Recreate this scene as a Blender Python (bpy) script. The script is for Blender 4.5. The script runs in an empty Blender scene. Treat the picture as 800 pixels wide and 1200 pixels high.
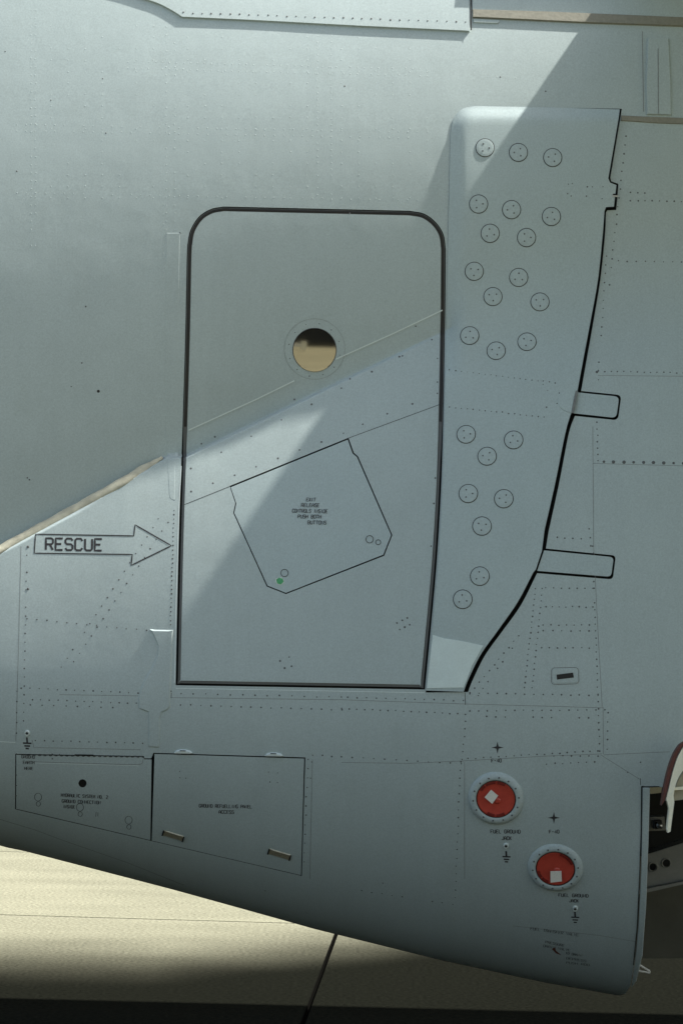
import bpy, bmesh, math, random
import numpy as np
from mathutils import Vector, Matrix
from mathutils.geometry import delaunay_2d_cdt
random.seed(7); rng = np.random.default_rng(7)
SC = bpy.context.scene
COL = SC.collection

# ------------------------------------------------------------------ camera
F = 2600.0                      # focal length in photo pixels (800 x 1200)
DIST, CAMH = 8.6, 1.70
PITCH, ROLL = math.atan(186/2600.0), math.radians(1.4)
cp, sp = math.cos(PITCH), math.sin(PITCH)
FWD = np.array([0, cp, sp]); R0 = np.array([1., 0, 0]); U0 = np.array([0, -sp, cp])
RT = R0*math.cos(ROLL)+U0*math.sin(ROLL); UP = -R0*math.sin(ROLL)+U0*math.cos(ROLL)
CAM = np.array([0, -DIST, CAMH])
cd = bpy.data.cameras.new('camera'); cam = bpy.data.objects.new('camera', cd); COL.objects.link(cam)
cd.sensor_fit = 'VERTICAL'; cd.sensor_height = 36; cd.lens = 36*F/1200
cd.clip_start = .1; cd.clip_end = 5000
cam.matrix_world = Matrix(((RT[0], UP[0], -FWD[0], CAM[0]), (RT[1], UP[1], -FWD[1], CAM[1]),
                           (RT[2], UP[2], -FWD[2], CAM[2]), (0, 0, 0, 1)))
SC.camera = cam

# ------------------------------------------------------------------ light
SUN = Vector((.635, -.10, 1.0)).normalized()
elev = math.asin(SUN.z); azim = math.atan2(SUN.x, SUN.y)
w = bpy.data.worlds.new('World'); SC.world = w; w.use_nodes = True
nt = w.node_tree; nt.nodes.clear()
sky = nt.nodes.new('ShaderNodeTexSky'); sky.sky_type = 'NISHITA'; sky.sun_disc = False
sky.sun_elevation = elev; sky.sun_rotation = azim; sky.dust_density = 3.0; sky.ozone_density = .6; sky.air_density = 1.0
bg = nt.nodes.new('ShaderNodeBackground'); bg.inputs['Strength'].default_value = .112
wo = nt.nodes.new('ShaderNodeOutputWorld')
tint = nt.nodes.new('ShaderNodeMix'); tint.data_type = 'RGBA'; tint.blend_type = 'MULTIPLY'; tint.inputs[0].default_value = 1; tint.inputs[7].default_value = (1, .99, .92, 1)
nt.links.new(sky.outputs[0], tint.inputs[6]); nt.links.new(tint.outputs[2], bg.inputs[0]); nt.links.new(bg.outputs[0], wo.inputs[0])
sd = bpy.data.lights.new('sun', 'SUN'); sd.energy = 5.0; sd.angle = math.radians(.9); sd.color = (1, .965, .90)
so = bpy.data.objects.new('sun', sd); COL.objects.link(so); so.rotation_euler = SUN.to_track_quat('Z', 'Y').to_euler()
so.location = (6, -6, 12)
SC.view_settings.view_transform = 'Standard'; SC.view_settings.look = 'None'
SC.view_settings.exposure = 1.04; SC.view_settings.gamma = 1.0
SC.cycles.max_bounces = 8

# ------------------------------------------------------------------ materials
MATS = {}
def mat(name, col, rough=.5, metal=0., var=.06, scale=6., grain=.05, bump=.0, bscale=40., spec=.5, dirt=None, streak=0.):
    m = bpy.data.materials.new(name); m.use_nodes = True; n = m.node_tree; b = n.nodes['Principled BSDF']
    tc = n.nodes.new('ShaderNodeTexCoord')
    def noise(s, d=4):
        t = n.nodes.new('ShaderNodeTexNoise'); t.inputs['Scale'].default_value = s; t.inputs['Detail'].default_value = d
        n.links.new(tc.outputs['Object'], t.inputs['Vector']); return t
    def mulval(prev, tex, amt):
        mr = n.nodes.new('ShaderNodeMapRange'); mr.inputs[1].default_value = .25; mr.inputs[2].default_value = .75
        mr.inputs[3].default_value = 1-amt; mr.inputs[4].default_value = 1+amt
        n.links.new(tex.outputs['Fac'], mr.inputs[0])
        mx = n.nodes.new('ShaderNodeVectorMath'); mx.operation = 'SCALE'
        if isinstance(prev, tuple): mx.inputs[0].default_value = prev
        else: n.links.new(prev, mx.inputs[0])
        n.links.new(mr.outputs[0], mx.inputs['Scale']); return mx.outputs[0]
    out = mulval(tuple(col), noise(scale), var)
    out = mulval(out, noise(170., 2), grain)
    if streak:
        mp = n.nodes.new('ShaderNodeMapping'); mp.inputs['Scale'].default_value = (14, 1, .7); n.links.new(tc.outputs['Object'], mp.inputs['Vector'])
        t = noise(1.6, 6); n.links.new(mp.outputs[0], t.inputs['Vector']); out = mulval(out, t, streak)
    if dirt:
        dcol, ds, lo, hi, amt = dirt
        t = noise(ds, 8); mr = n.nodes.new('ShaderNodeMapRange'); mr.inputs[1].default_value = lo; mr.inputs[2].default_value = hi
        mr.inputs[4].default_value = amt; n.links.new(t.outputs['Fac'], mr.inputs[0])
        mx = n.nodes.new('ShaderNodeMix'); mx.data_type = 'RGBA'; n.links.new(mr.outputs[0], mx.inputs[0])
        n.links.new(out, mx.inputs[6]); mx.inputs[7].default_value = (*dcol, 1); out = mx.outputs[2]
    n.links.new(out, b.inputs['Base Color'])
    b.inputs['Roughness'].default_value = rough; b.inputs['Metallic'].default_value = metal
    b.inputs['Specular IOR Level'].default_value = spec
    if bump:
        t = noise(bscale, 3); bn = n.nodes.new('ShaderNodeBump'); bn.inputs['Strength'].default_value = 1.0
        bn.inputs['Distance'].default_value = bump; n.links.new(t.outputs['Fac'], bn.inputs['Height'])
        n.links.new(bn.outputs[0], b.inputs['Normal'])
    MATS[name] = m; return m
PAINT = (.425, .50, .497)
M_skin = mat('grey aircraft paint', PAINT, .48, var=.035, scale=3.2, grain=.10, bump=.0018, bscale=5.5, spec=.4,
             dirt=((.24, .26, .23), 7., .55, .85, .12), streak=.018)
M_panel = mat('grey panel paint', (.42, .503, .505), .46, var=.03, scale=5, grain=.10, bump=.0004, bscale=9, spec=.4)
M_kick = mat('pale foot paint', (.68, .79, .77), .5, var=.05, scale=14, grain=.05)
M_edge = mat('grey rubber edge', (.12, .125, .12), .6, var=.1)
M_black = mat('black rubber', (.012, .012, .011), .55, var=.2)
M_seal = mat('dark brown rubber seal', (.022, .02, .017), .6, var=.2)
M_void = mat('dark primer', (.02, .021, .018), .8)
M_seam = mat('dark joint sealant', (.045, .045, .045), .7, var=.3, scale=40)
M_faint = mat('faded joint sealant', (.20, .21, .205), .7, var=.2, scale=40)
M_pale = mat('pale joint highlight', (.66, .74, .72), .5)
M_rivet = mat('painted rivet', PAINT, .45, spec=.4)
M_grime = mat('grimy fastener', (.10, .105, .105), .6, var=.3, scale=60)
M_mark = mat('stencil paint', (.035, .033, .035), .65, var=.25, scale=90)
M_markf = mat('worn stencil paint', (.075, .078, .08), .7, var=.3, scale=200)
M_tan = mat('tan sealant', (.50, .48, .37), .6, var=.2, scale=28, bump=.001, bscale=60)
M_tan2 = mat('brown grey sealant', (.25, .243, .195), .6, var=.12, scale=60, bump=.001, bscale=90)
M_red = mat('red plastic', (.50, .07, .046), .3, var=.10, scale=30)
M_dred = mat('dark red plastic', (.20, .025, .018), .4, var=.2, scale=30)
M_white = mat('white tag', (.80, .78, .70), .6, var=.03)
M_cream = mat('cream paint', (.82, .80, .64), .45, var=.05, scale=20)
M_maroon = mat('maroon paint', (.10, .025, .018), .5, var=.15, scale=30)
M_olive = mat('olive primer', (.10, .095, .065), .7, var=.2, scale=6)
M_steel = mat('bare steel', (.55, .55, .53), .3, metal=1., var=.1, scale=60)
M_brass = mat('worn latch metal', (.52, .47, .33), .35, metal=.6, var=.2, scale=120)
M_green = mat('green chipped paint', (.08, .38, .16), .6, var=.3, scale=150)
M_chip = mat('white chipped primer', (.75, .78, .72), .6)
M_glass = mat('coated window glass', (.36, .33, .27), .02, metal=1., var=.0, grain=.0)
M_rust = mat('rust scrape', (.12, .035, .02), .8)

# ------------------------------------------------------------------ object helpers
def link(o, parent=None, label=None, cat=None, group=None, kind=None):
    COL.objects.link(o)
    if parent: o.parent = parent
    for k, v in (('label', label), ('category', cat), ('group', group), ('kind', kind)):
        if v: o[k] = v
    return o
def empty(name, loc, **k):
    o = bpy.data.objects.new(name, None); o.location = loc; o.empty_display_size = .2
    return link(o, **k)
def meshobj(name, V, Fc, mats, parent=None, midx=None, normals=None, smooth=False, **k):
    me = bpy.data.meshes.new(name)
    me.from_pydata([tuple(map(float, v)) for v in V], [], [tuple(map(int, f)) for f in Fc])
    for m in (mats if isinstance(mats, (list, tuple)) else [mats]): me.materials.append(m)
    if midx is not None: me.polygons.foreach_set('material_index', np.asarray(midx, dtype=np.int32))
    if smooth or normals is not None: me.polygons.foreach_set('use_smooth', np.ones(len(me.polygons), dtype=bool))
    me.update()
    if normals is not None: me.normals_split_custom_set([tuple(map(float, x)) for x in normals])
    return link(bpy.data.objects.new(name, me), parent, **k)

# ------------------------------------------------------------------ the fuselage surface   y = -o(x,z)
def sstep(a, b, x):
    t = np.clip((np.asarray(x, float)-a)/(b-a), 0, 1); return t*t*(3-2*t)
def plane_pt(px, py, y=0.):
    d = FWD+RT*(px-400)/F-UP*(py-600)/F
    t = (y-CAM[1])/d[1]; return CAM+d*t
RF, ZF = 3.4, 3.74          # fuselage flank curvature, height of its widest line
RG, ZG = 4.4, 1.80          # fairing curvature, height where it stands upright
ZK, AB = 1.68, .72          # knee where the side starts to turn under, depth of the turn
_sil = [plane_pt(px, py, .62) for px, py in ((-1300, 650), (0, 1000), (20, 1004), (200, 1050), (370, 1096), (520, 1131), (640, 1156), (735, 1172), (900, 1187), (1700, 1180))]
SX = np.array([p[0] for p in _sil]); SZ = np.array([p[2] for p in _sil])
def zb(x): return np.interp(x, SX, SZ)
_cr = [plane_pt(px, py) for px, py in ((-900, 1080), (0, 634), (193, 532), (215, 532), (520, 387), (640, 341))]
CX = np.array([p[0] for p in _cr]); CZ = np.array([p[2] for p in _cr])
def flank_r(x): return RF+2.4*(1-sstep(-1.4, -.2, x))
def o_f(x, z): return -(z-ZF)**2/(2*flank_r(x))
_gx = np.linspace(-1.6, .5, 40); _gz = np.interp(_gx, CX, CZ)
QS = .10                    # how steeply sunlight falls past the flank; the fairing stands as far out as it catches the light
def _def(x, c): zt = ZF-QS*flank_r(x); return o_f(x, zt)-QS*(zt-c)-o_f(x, c)
_sx = np.linspace(-1.6, .5, 30); _ss = -_def(_sx, np.interp(_sx, CX, CZ))+np.interp(_sx, [-1.3, -.6], [.004, .014])
def STEP(x): return np.interp(x, _sx, _ss)
_gc = np.polyfit(_gx, o_f(_gx, _gz)+(_gz-ZG)**2/(2*RG)-STEP(_gx), 2)
def zc(x): return np.interp(x, CX, CZ)
def G(x):
    xa = np.clip(x, -1.8, .45); xr = np.clip(x, .45, 3.)-.45
    sl = 2*_gc[0]*.45+_gc[1]
    return np.polyval(_gc, xa)+sl*xr*.62
def o_up(x, z):
    f = o_f(x, z); par = (z-ZG)**2/(2*RG); g = G(x)-par
    # left part: the fairing starts under a lip of the upper skin along the crease
    c = zc(x); cs = sum(zc(x+e) for e in (-.16, -.12, -.08, -.04, 0, .04, .08, .12, .16))/9
    corr = o_f(x, cs)-STEP(x)-(G(x)-(cs-ZG)**2/(2*RG))
    d = np.maximum(c-z, 0); gl = g+corr*np.exp(-d/.3)
    wl = .03*(1-sstep(-1.1, -.6, x)); m = sstep(0., 1., (z-c+.004+wl)/(.014+wl)); left = gl*(1-m)+f*m
    # right part: a broad smooth blend, under the deflector panel and forward of it
    k = .12; h = np.clip(.5+.5*(f-g)/k, 0, 1); right = g*(1-h)+f*h+k*h*(1-h)
    t = sstep(.395, .47, x)
    return left*(1-t)+right*t
def osurf(x, z):
    z = np.asarray(z, float); x = np.asarray(x, float)
    t = np.clip((ZK-z)/(ZK-zb(x)), 0, 1)
    return o_up(x, np.maximum(z, zb(x)))-AB*(1-np.sqrt(np.maximum(1-t*t, 0)))-np.where(z < zb(x), 9., 0.)
CH = .8
def z2v(x, z):
    t = np.clip((ZK-z)/(ZK-zb(x)), 0, 1); return np.where(z >= ZK, z, ZK-CH*np.arcsin(t))
def P(x, v, h=0.):
    """point on the skin for chart coordinates x, v; h = height above the skin"""
    x = np.asarray(x, float); v = np.asarray(v, float)
    def q(x, v):
        th = np.clip((ZK-v)/CH, 0, math.pi/2)
        z = np.where(v >= ZK, v, ZK-(ZK-zb(x))*np.sin(th))
        return np.stack([x, -(o_up(x, z)-AB*(1-np.cos(th))), z], -1)
    p = q(x, v); e = 2e-3
    n = np.cross(q(x+e, v)-q(x-e, v), q(x, v+e)-q(x, v-e)); n /= np.linalg.norm(n, axis=-1, keepdims=True)
    return p+n*np.asarray(h)[..., None], n
def unproj(pts):
    """photo pixels -> chart coordinates on the real surface"""
    pts = np.asarray(pts, float).reshape(-1, 2)
    d = FWD[None]+RT[None]*((pts[:, :1]-400)/F)-UP[None]*((pts[:, 1:]-600)/F)
    def f(t):
        p = CAM[None]+d*t[:, None]; return p[:, 1]+osurf(p[:, 0], p[:, 2])
    lo = np.full(len(pts), DIST-.7); hi = np.full(len(pts), DIST+1.1); found = np.zeros(len(pts), bool)
    ts = np.linspace(DIST-.7, DIST+1.1, 120)
    for a, b in zip(ts[:-1], ts[1:]):
        fb = f(np.full(len(pts), b)) > 0
        new = fb & ~found; lo[new] = a; hi[new] = b; found |= fb
    for _ in range(30):
        m = (lo+hi)/2; s = f(m) > 0; hi = np.where(s, m, hi); lo = np.where(s, lo, m)
    p = CAM[None]+d*hi[:, None]
    return np.stack([p[:, 0], z2v(p[:, 0], p[:, 2])], -1)
def densify(pts, step, closed=False):
    pts = [np.asarray(p, float) for p in pts]; out = []
    n = len(pts); m = n if closed else n-1
    for i in range(m):
        a, b = pts[i], pts[(i+1) % n]; k = max(1, int(np.linalg.norm(b-a)/step))
        out += [a+(b-a)*j/k for j in range(k)]
    if not closed: out.append(pts[-1])
    return np.array(out)
def rounded(pts, rad, n=7):
    """closed polygon with rounded corners; rad scalar or list"""
    out = []; N = len(pts)
    for i in range(N):
        r = rad[i] if isinstance(rad, (list, tuple)) else rad
        p0, p, p1 = (np.asarray(pts[j % N], float) for j in (i-1, i, i+1))
        if r <= 0: out.append(p); continue
        a = (p0-p); a /= np.linalg.norm(a); b = (p1-p); b /= np.linalg.norm(b)
        for j in range(n+1):
            t = j/n; q = p+a*r*(1-t)**2+b*r*t**2
            out.append(q)
    return out
def circ(cx, cy, rx, ry=None, n=32):
    ry = ry or rx
    return [(cx+rx*math.cos(a), cy+ry*math.sin(a)) for a in np.linspace(0, 2*math.pi, n, endpoint=False)]
def smooth(pts, n=6):
    """Catmull-Rom through the points"""
    p = [np.asarray(q, float) for q in pts]; p = [2*p[0]-p[1]]+p+[2*p[-1]-p[-2]]; out = []
    for i in range(1, len(p)-2):
        for j in range(n):
            t = j/n
            out.append(.5*((2*p[i])+(-p[i-1]+p[i+1])*t+(2*p[i-1]-5*p[i]+4*p[i+1]-p[i+2])*t*t+(-p[i-1]+3*p[i]-3*p[i+1]+p[i+2])*t**3))
    out.append(p[-2]); return out
def inset(pts, dleft):
    """move a closed pixel polygon inward by dleft pixels (per-point value or scalar)"""
    p = np.array(pts, float); n = len(p)
    area = .5*np.sum(p[:, 0]*np.roll(p[:, 1], -1)-np.roll(p[:, 0], -1)*p[:, 1])
    t = np.roll(p, -1, 0)-np.roll(p, 1, 0); t /= np.maximum(np.linalg.norm(t, axis=1, keepdims=True), 1e-9)
    nn = np.stack([-t[:, 1], t[:, 0]], 1)*np.sign(area)
    d = np.asarray(dleft, float)*np.ones(n)
    return p+nn*d[:, None]

# ------------------------------------------------------------------ contours (photo pixels, carried on to the surface)
door_out = smooth([(206, 803), (208, 700), (210.5, 600), (214, 500), (217, 400), (219, 300)], 8)+\
    smooth([(219.5, 288), (223, 270), (233, 254), (247, 245), (262, 242)], 5)+[(370, 244.5)]+\
    smooth([(480, 247), (497, 250.5), (511, 261), (519.5, 275), (522, 292)], 5)+\
    smooth([(521.5, 360), (519.5, 470), (517, 560), (512, 650), (506, 720), (497.5, 808)], 8)
door_out = densify(door_out, 6, True)
_u = 1-sstep(480, 560, door_out[:, 1])
door_seal_c = inset(door_out, .9*_u+2.4*(1-_u))            # outer edge of the rubber edge strip
door_in = inset(door_out, 5.6*_u+5.6*(1-_u))
defl = [(725.5, 128.5), (640, 126)]+smooth([(556, 124.5), (541, 128), (531, 140), (527.5, 158)], 5)+\
    smooth([(526, 230), (524.5, 290), (523.2, 360), (521.3, 470), (518.8, 560), (514, 650), (508, 720), (499, 809)], 8)+\
    smooth([(543, 810.5), (549, 795), (563, 767), (583, 739), (606, 706), (624.5, 671)], 8)+[(627.5, 667.5), (634.5, 646)]+\
    smooth([(637.5, 622), (650, 567), (662, 508), (670, 481)], 6)+[(676.5, 457)]+\
    smooth([(689, 390), (699.5, 330), (705, 275), (707, 248)], 6)+[(709, 243.5), (718, 243), (719.3, 232), (716.5, 231.5), (716.8, 228), (719.8, 228), (721, 218), (713.5, 215), (711.5, 210)]
defl_gapR = smooth([(548, 811), (553.5, 797), (568, 768), (588, 740), (610, 709), (629, 671.5)], 8)+[(638, 649.5)]+\
    smooth([(642.5, 622), (654.5, 567), (666, 508), (674, 485)], 6)+[(680, 460)]+\
    smooth([(692.5, 390), (702.5, 330), (708, 278), (709.5, 249)], 6)+[(711, 246.5), (721.5, 246), (724, 215.5), (715.5, 212.5), (714.5, 208), (728, 130)]
i0 = next(i for i, q in enumerate(defl) if abs(q[0]-543) < .01)
defl_out = [(728, 127.5)]+[tuple(q) for q in defl[1:i0]]+[(498.5, 811.5)]+defl_gapR[:-1]
tab1 = rounded([(676.5, 460), (725, 465), (721.5, 490), (671.5, 484.5)], [0, 6, 6, 0])
tab1o = rounded([(675.5, 457.7), (727.5, 463), (723.5, 492.5), (669.5, 487)], [0, 6, 6, 0])
tab2 = rounded([(637, 645), (718.5, 653), (715.5, 676), (629, 669)], [0, 5, 5, 0])
tab2o = rounded([(636, 642.5), (721, 651), (717.5, 679), (626.5, 671.5)], [0, 5, 5, 0])
hyd = [(19.5, 884.5), (30, 884.8), (168.5, 887), (169, 889.8), (177.8, 890), (176.4, 984.6), (19.2, 947.8)]
refu = [(181.3, 883.5), (356.3, 889), (352.6, 1025.7), (178, 985.1)]
hatch_out = [(18.3, 883.4), (168.8, 886), (169.6, 888.8), (177.5, 888.6), (180, 882.2), (357.8, 887.6), (353.6, 1026.5), (177, 985.4), (18, 948.3)]
rel = [(270.5, 571), (407.3, 515.2), (413, 531.5), (418, 535.5), (458, 627), (449, 650), (335, 694.8), (313.6, 686.3), (274.7, 601), (277, 590)]
rel_o = [(269.2, 569.5), (408.2, 513), (414.6, 530.8), (419.3, 534.6), (459.5, 627), (450, 651.3), (335, 696.2), (312.6, 687.3), (273.4, 601), (275.8, 589.5)]
win_h = circ(368.5, 410, 25.2, n=40)
bay = [(751.5, 921), (1400, 921), (1400, 1100), (1400, 1215), (733, 1215), (738, 1163), (742, 1135), (746, 1090), (749.5, 1020), (751, 970)]
slot = [(651, 790.5), (671, 787.5), (672, 794), (652, 797)]
fill_edge = [(-900, -60), (165, -1)]+smooth([(168, 0), (185, 5.5), (200, 13), (213.5, 21.5)], 5)+[(551, 38.5), (551, -120), (-900, -120)]

def chart(c, step=8, closed=True): return unproj(densify(c, step, closed))
# bay polygon below the silhouette cannot be unprojected: made in chart space
def bay_chart():
    a = unproj(densify([(751.5, 921), (751, 970), (749.5, 1020), (746, 1090), (742, 1132), (738, 1155)], 8))
    x1 = 2.75; vt = a[0, 1]; vb = ZK-CH*math.pi/2-.02
    top = np.stack([np.linspace(x1, a[0, 0], 40), np.full(40, vt)], 1)
    return np.concatenate([a, [[a[-1, 0]-.012, vb+.05], [a[-1, 0]-.02, vb-.05], [x1, vb-.05]], top[:-1]])
REG = [  # name, contour in chart space; later entries win
    ('gap_deflector', chart(defl_out, 5)), ('gap_tab', chart(tab1o, 4)), ('gap_tab', chart(tab2o, 4)),
    ('gap_door', unproj(door_out)),
    ('deflector', chart(defl, 4)), ('tab1', chart(tab1, 4)), ('tab2', chart(tab2, 4)),
    ('door_edge', unproj(door_seal_c)), ('door', unproj(door_in)),
    ('gap_release', chart(rel_o, 5)), ('release', chart(rel, 5)), ('gap_window', chart(win_h, 5)),
    ('gap_hatch', chart(hatch_out, 5)), ('hyd', chart(hyd, 5)), ('refuel', chart(refu, 5)),
    ('gap_slot', chart(slot, 3)), ('gap_bay', bay_chart()),
    ('gap_hole', chart(circ(97, 918, 4.8, 4.8, 16), 2)),
]
X0, X1 = -5.0, 3.6
VB, VT = ZK-CH*math.pi/2, 4.75
xs = np.concatenate([np.arange(X0, -1.5, .12), np.arange(-1.5, 1.46, .022), np.arange(1.5, X1+.01, .1)])
vs = np.concatenate([np.linspace(VB, .9, 26)[:-1], np.arange(.9, 4.42, .022), np.arange(4.45, VT+.01, .06)])
vs[-1] = VT; xs[-1] = X1
gx, gv = np.meshgrid(xs, vs); grid = np.stack([gx.ravel(), gv.ravel()], 1)
cons = []; edges = []; n0 = 0; EXTRA = []
_lx = np.arange(-1.7, .62, .012); CREASE = [np.stack([_lx, zc(_lx)+dz], 1) for dz in (-.055, -.042, -.03, -.02, -.012, -.004, .001, .0055, .010, .02)]
keep = np.ones(len(grid), bool)
for nm, c in REG:
    k = len(c); cons.append(c); edges += [(n0+i, n0+(i+1) % k) for i in range(k)]; n0 += k
for c in CREASE:
    ok = np.ones(len(c), bool)
    for q in cons:
        near = (c[:, 0] > q[:, 0].min()-.01) & (c[:, 0] < q[:, 0].max()+.01)
        for i in np.where(near)[0]:
            if np.min(np.hypot(q[:, 0]-c[i, 0], q[:, 1]-c[i, 1])) < .003: ok[i] = False
    ii = np.where(ok)[0]; k = len(ii); base = n0
    edges += [(base+a, base+a+1) for a in range(k-1) if ii[a+1]-ii[a] == 1]
    cons_extra = c[ii]; EXTRA.append(cons_extra); n0 += k
allc = np.concatenate(cons+EXTRA)
for i in range(0, len(allc), 400):
    blk = allc[i:i+400]; lo = blk.min(0)-.01; hi = blk.max(0)+.01
    idx = np.where(keep & (grid[:, 0] > lo[0]) & (grid[:, 0] < hi[0]) & (grid[:, 1] > lo[1]) & (grid[:, 1] < hi[1]))[0]
    if len(idx):
        d = np.min(np.hypot(grid[idx, None, 0]-blk[None, :, 0], grid[idx, None, 1]-blk[None, :, 1]), 1); keep[idx[d < .006]] = False
pts2 = np.concatenate([allc, grid[keep]])
res = delaunay_2d_cdt([Vector(p) for p in pts2], edges, [], 0, 1e-6)
QV = np.array([(v.x, v.y) for v in res[0]]); QT = np.array([tuple(f) for f in res[2]])
cen = QV[QT].mean(1)
def inpoly(c, pts):
    x, y = pts[:, 0], pts[:, 1]; ins = np.zeros(len(pts), bool); j = len(c)-1
    for i in range(len(c)):
        xi, yi = c[i]; xj, yj = c[j]
        if yi != yj:
            ins ^= ((yi > y) != (yj > y)) & (x < (xj-xi)*(y-yi)/(yj-yi)+xi)
        j = i
    return ins
cls = np.full(len(QT), -1)
inb = (cen[:, 1] > VB-.001) & (cen[:, 1] < VT+.001) & (cen[:, 0] > X0) & (cen[:, 0] < X1); cls[~inb] = -2
for i, (nm, c) in enumerate(REG):
    bb = (cen[:, 0] >= c[:, 0].min()) & (cen[:, 0] <= c[:, 0].max()) & (cen[:, 1] >= c[:, 1].min()) & (cen[:, 1] <= c[:, 1].max()) & inb
    ii = np.where(bb)[0]; cls[ii[inpoly(c, cen[ii])]] = i
def region_id(nm): return [i for i, r in enumerate(REG) if r[0] == nm][0]
def sheet(name, sel, m, parent, h=0., depth=.02, hfun=None, wallmat=None, **k):
    """one piece of skin cut out of the surface, with side walls where it ends"""
    T = QT[sel]; used, inv = np.unique(T, return_inverse=True); T = inv.reshape(-1, 3); q = QV[used]
    hh = hfun(q) if hfun else np.full(len(q), h)
    p, n = P(q[:, 0], q[:, 1], hh)
    # orient outward
    fn = np.cross(p[T[:, 1]]-p[T[:, 0]], p[T[:, 2]]-p[T[:, 0]]); flip = np.einsum('ij,ij->i', fn, n[T[:, 0]]) < 0
    T[flip] = T[flip][:, ::-1]
    if hfun:
        fn = np.cross(p[T[:, 1]]-p[T[:, 0]], p[T[:, 2]]-p[T[:, 0]]); vn = np.zeros_like(p)
        for j in range(3): np.add.at(vn, T[:, j], fn)
        vn /= np.maximum(np.linalg.norm(vn, axis=1, keepdims=True), 1e-12); nn = vn
    else: nn = n
    E = {}
    for f in T:
        for a, b in ((f[0], f[1]), (f[1], f[2]), (f[2], f[0])):
            if (b, a) in E: del E[(b, a)]
            else: E[(a, b)] = 1
    V = [p]; Fs = [tuple(f) for f in T]; ln = [nn[T].reshape(-1, 3)]; mi = [0]*len(T)
    if depth and E:
        e = np.array(list(E.keys())); off = len(p)
        lowp = p-n*depth
        quad = np.stack([p[e[:, 1]], p[e[:, 0]], lowp[e[:, 0]], lowp[e[:, 1]]], 1)
        V.append(quad.reshape(-1, 3)); m4 = np.arange(len(e)*4).reshape(-1, 4)+off
        Fs += [tuple(f) for f in m4]
        wn = np.cross(quad[:, 1]-quad[:, 0], quad[:, 2]-quad[:, 1]); wn /= np.maximum(np.linalg.norm(wn, axis=1, keepdims=True), 1e-12)
        ln.append(np.repeat(wn, 4, 0)); mi += [1 if wallmat else 0]*len(e)
    mats = [m, wallmat] if wallmat else [m]
    return meshobj(name, np.concatenate(V), Fs, mats, parent, midx=mi, normals=np.concatenate(ln), **k)

# ------------------------------------------------------------------ surface-following strips, plates, dots
def chart_px(pts): return unproj(pts)
def ribbon(lines, width, h=.0004, step=6):
    """lines: list of (pixel polyline, closed) -> verts, faces, normals of flat strips, width in metres"""
    V, Fs, N = [], [], []
    for pts, closed in lines:
        d = densify(pts, step, closed); c = unproj(d); p, n = P(c[:, 0], c[:, 1], h)
        t = np.empty_like(p)
        if closed: t = np.roll(p, -1, 0)-np.roll(p, 1, 0)
        else:
            t[1:-1] = p[2:]-p[:-2]; t[0] = p[1]-p[0]; t[-1] = p[-1]-p[-2]
        t /= np.maximum(np.linalg.norm(t, axis=1, keepdims=True), 1e-9)
        s = np.cross(n, t)*width/2; o = len(V); k = len(p)
        V += list(p+s)+list(p-s); N2 = list(n)+list(n)
        for i in range(k if closed else k-1):
            j = (i+1) % k; f = (o+i, o+k+i, o+k+j, o+j); Fs.append(f); N += [n[i], n[i], n[j], n[j]]
    return V, Fs, N
def strip_obj(name, lines, wpx, m, parent, h=.0004, step=6, **k):
    if len(lines) > 1 and name in ('panel_seam', 'dark_seam', 'crease_lip', 'cover_seam', 'bay_edge_gap', 'small_mark', 'quarter_turn_latch', 'hinge_line'):
        return [strip_obj(name, [l], wpx, m, parent, h, step, **k) for l in lines]
    V, Fs, N = ribbon(lines, wpx*.0033, h, step)
    return meshobj(name, V, Fs, m, parent, normals=N, **k)
def plate(name, contour, m, parent, h=.004, bev=.006, base=0., flat=False, step=5, **k):
    """a raised sheet plate with bevelled edge lying on the skin; contour in photo pixels"""
    d = densify(contour, step, True); c = unproj(d)
    ar = .5*np.sum(c[:, 0]*np.roll(c[:, 1], -1)-np.roll(c[:, 0], -1)*c[:, 1])
    if ar < 0: c = c[::-1]
    def ins(c, e):
        t = np.roll(c, -1, 0)-np.roll(c, 1, 0); t /= np.maximum(np.linalg.norm(t, axis=1, keepdims=True), 1e-9)
        return c+np.stack([-t[:, 1], t[:, 0]], 1)*e
    ci = ins(c, bev); n = len(c)
    lo = ci.min(0); hi = ci.max(0); g = np.stack(np.meshgrid(np.arange(lo[0], hi[0], .03), np.arange(lo[1], hi[1], .03)), -1).reshape(-1, 2)
    g = g[inpoly(ci, g)] if len(g) else np.zeros((0, 2))
    if len(g):
        dm = np.min(np.hypot(g[:, None, 0]-ci[None, :, 0], g[:, None, 1]-ci[None, :, 1]), 1); g = g[dm > .01]
    al = np.concatenate([ci, g]); r = delaunay_2d_cdt([Vector(q) for q in al], [(i, (i+1) % n) for i in range(n)], [], 1, 1e-7)
    q = np.array([(v.x, v.y) for v in r[0]]); T = [tuple(f) for f in r[2]]
    p, nn = P(q[:, 0], q[:, 1], base+h); pi, ni = P(ci[:, 0], ci[:, 1], base+h); po, no = P(c[:, 0], c[:, 1], base-.002)
    V = list(p)+list(pi)+list(po); o = len(p); Fs = []; N = []
    for f in T:
        a, b, cc = p[f[0]], p[f[1]], p[f[2]]
        if np.dot(np.cross(b-a, cc-a), nn[f[0]]) < 0: f = f[::-1]
        Fs.append(f); N += [nn[i] for i in f]
    for i in range(n):
        j = (i+1) % n; f = (o+n+i, o+n+j, o+j, o+i)
        wn = np.cross(V[f[1]]-V[f[0]], V[f[2]]-V[f[0]]); wn = wn/max(np.linalg.norm(wn), 1e-12)
        Fs.append(f); N += [wn]*4
    return meshobj(name, V, Fs, m, parent, normals=N, **k)
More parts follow.
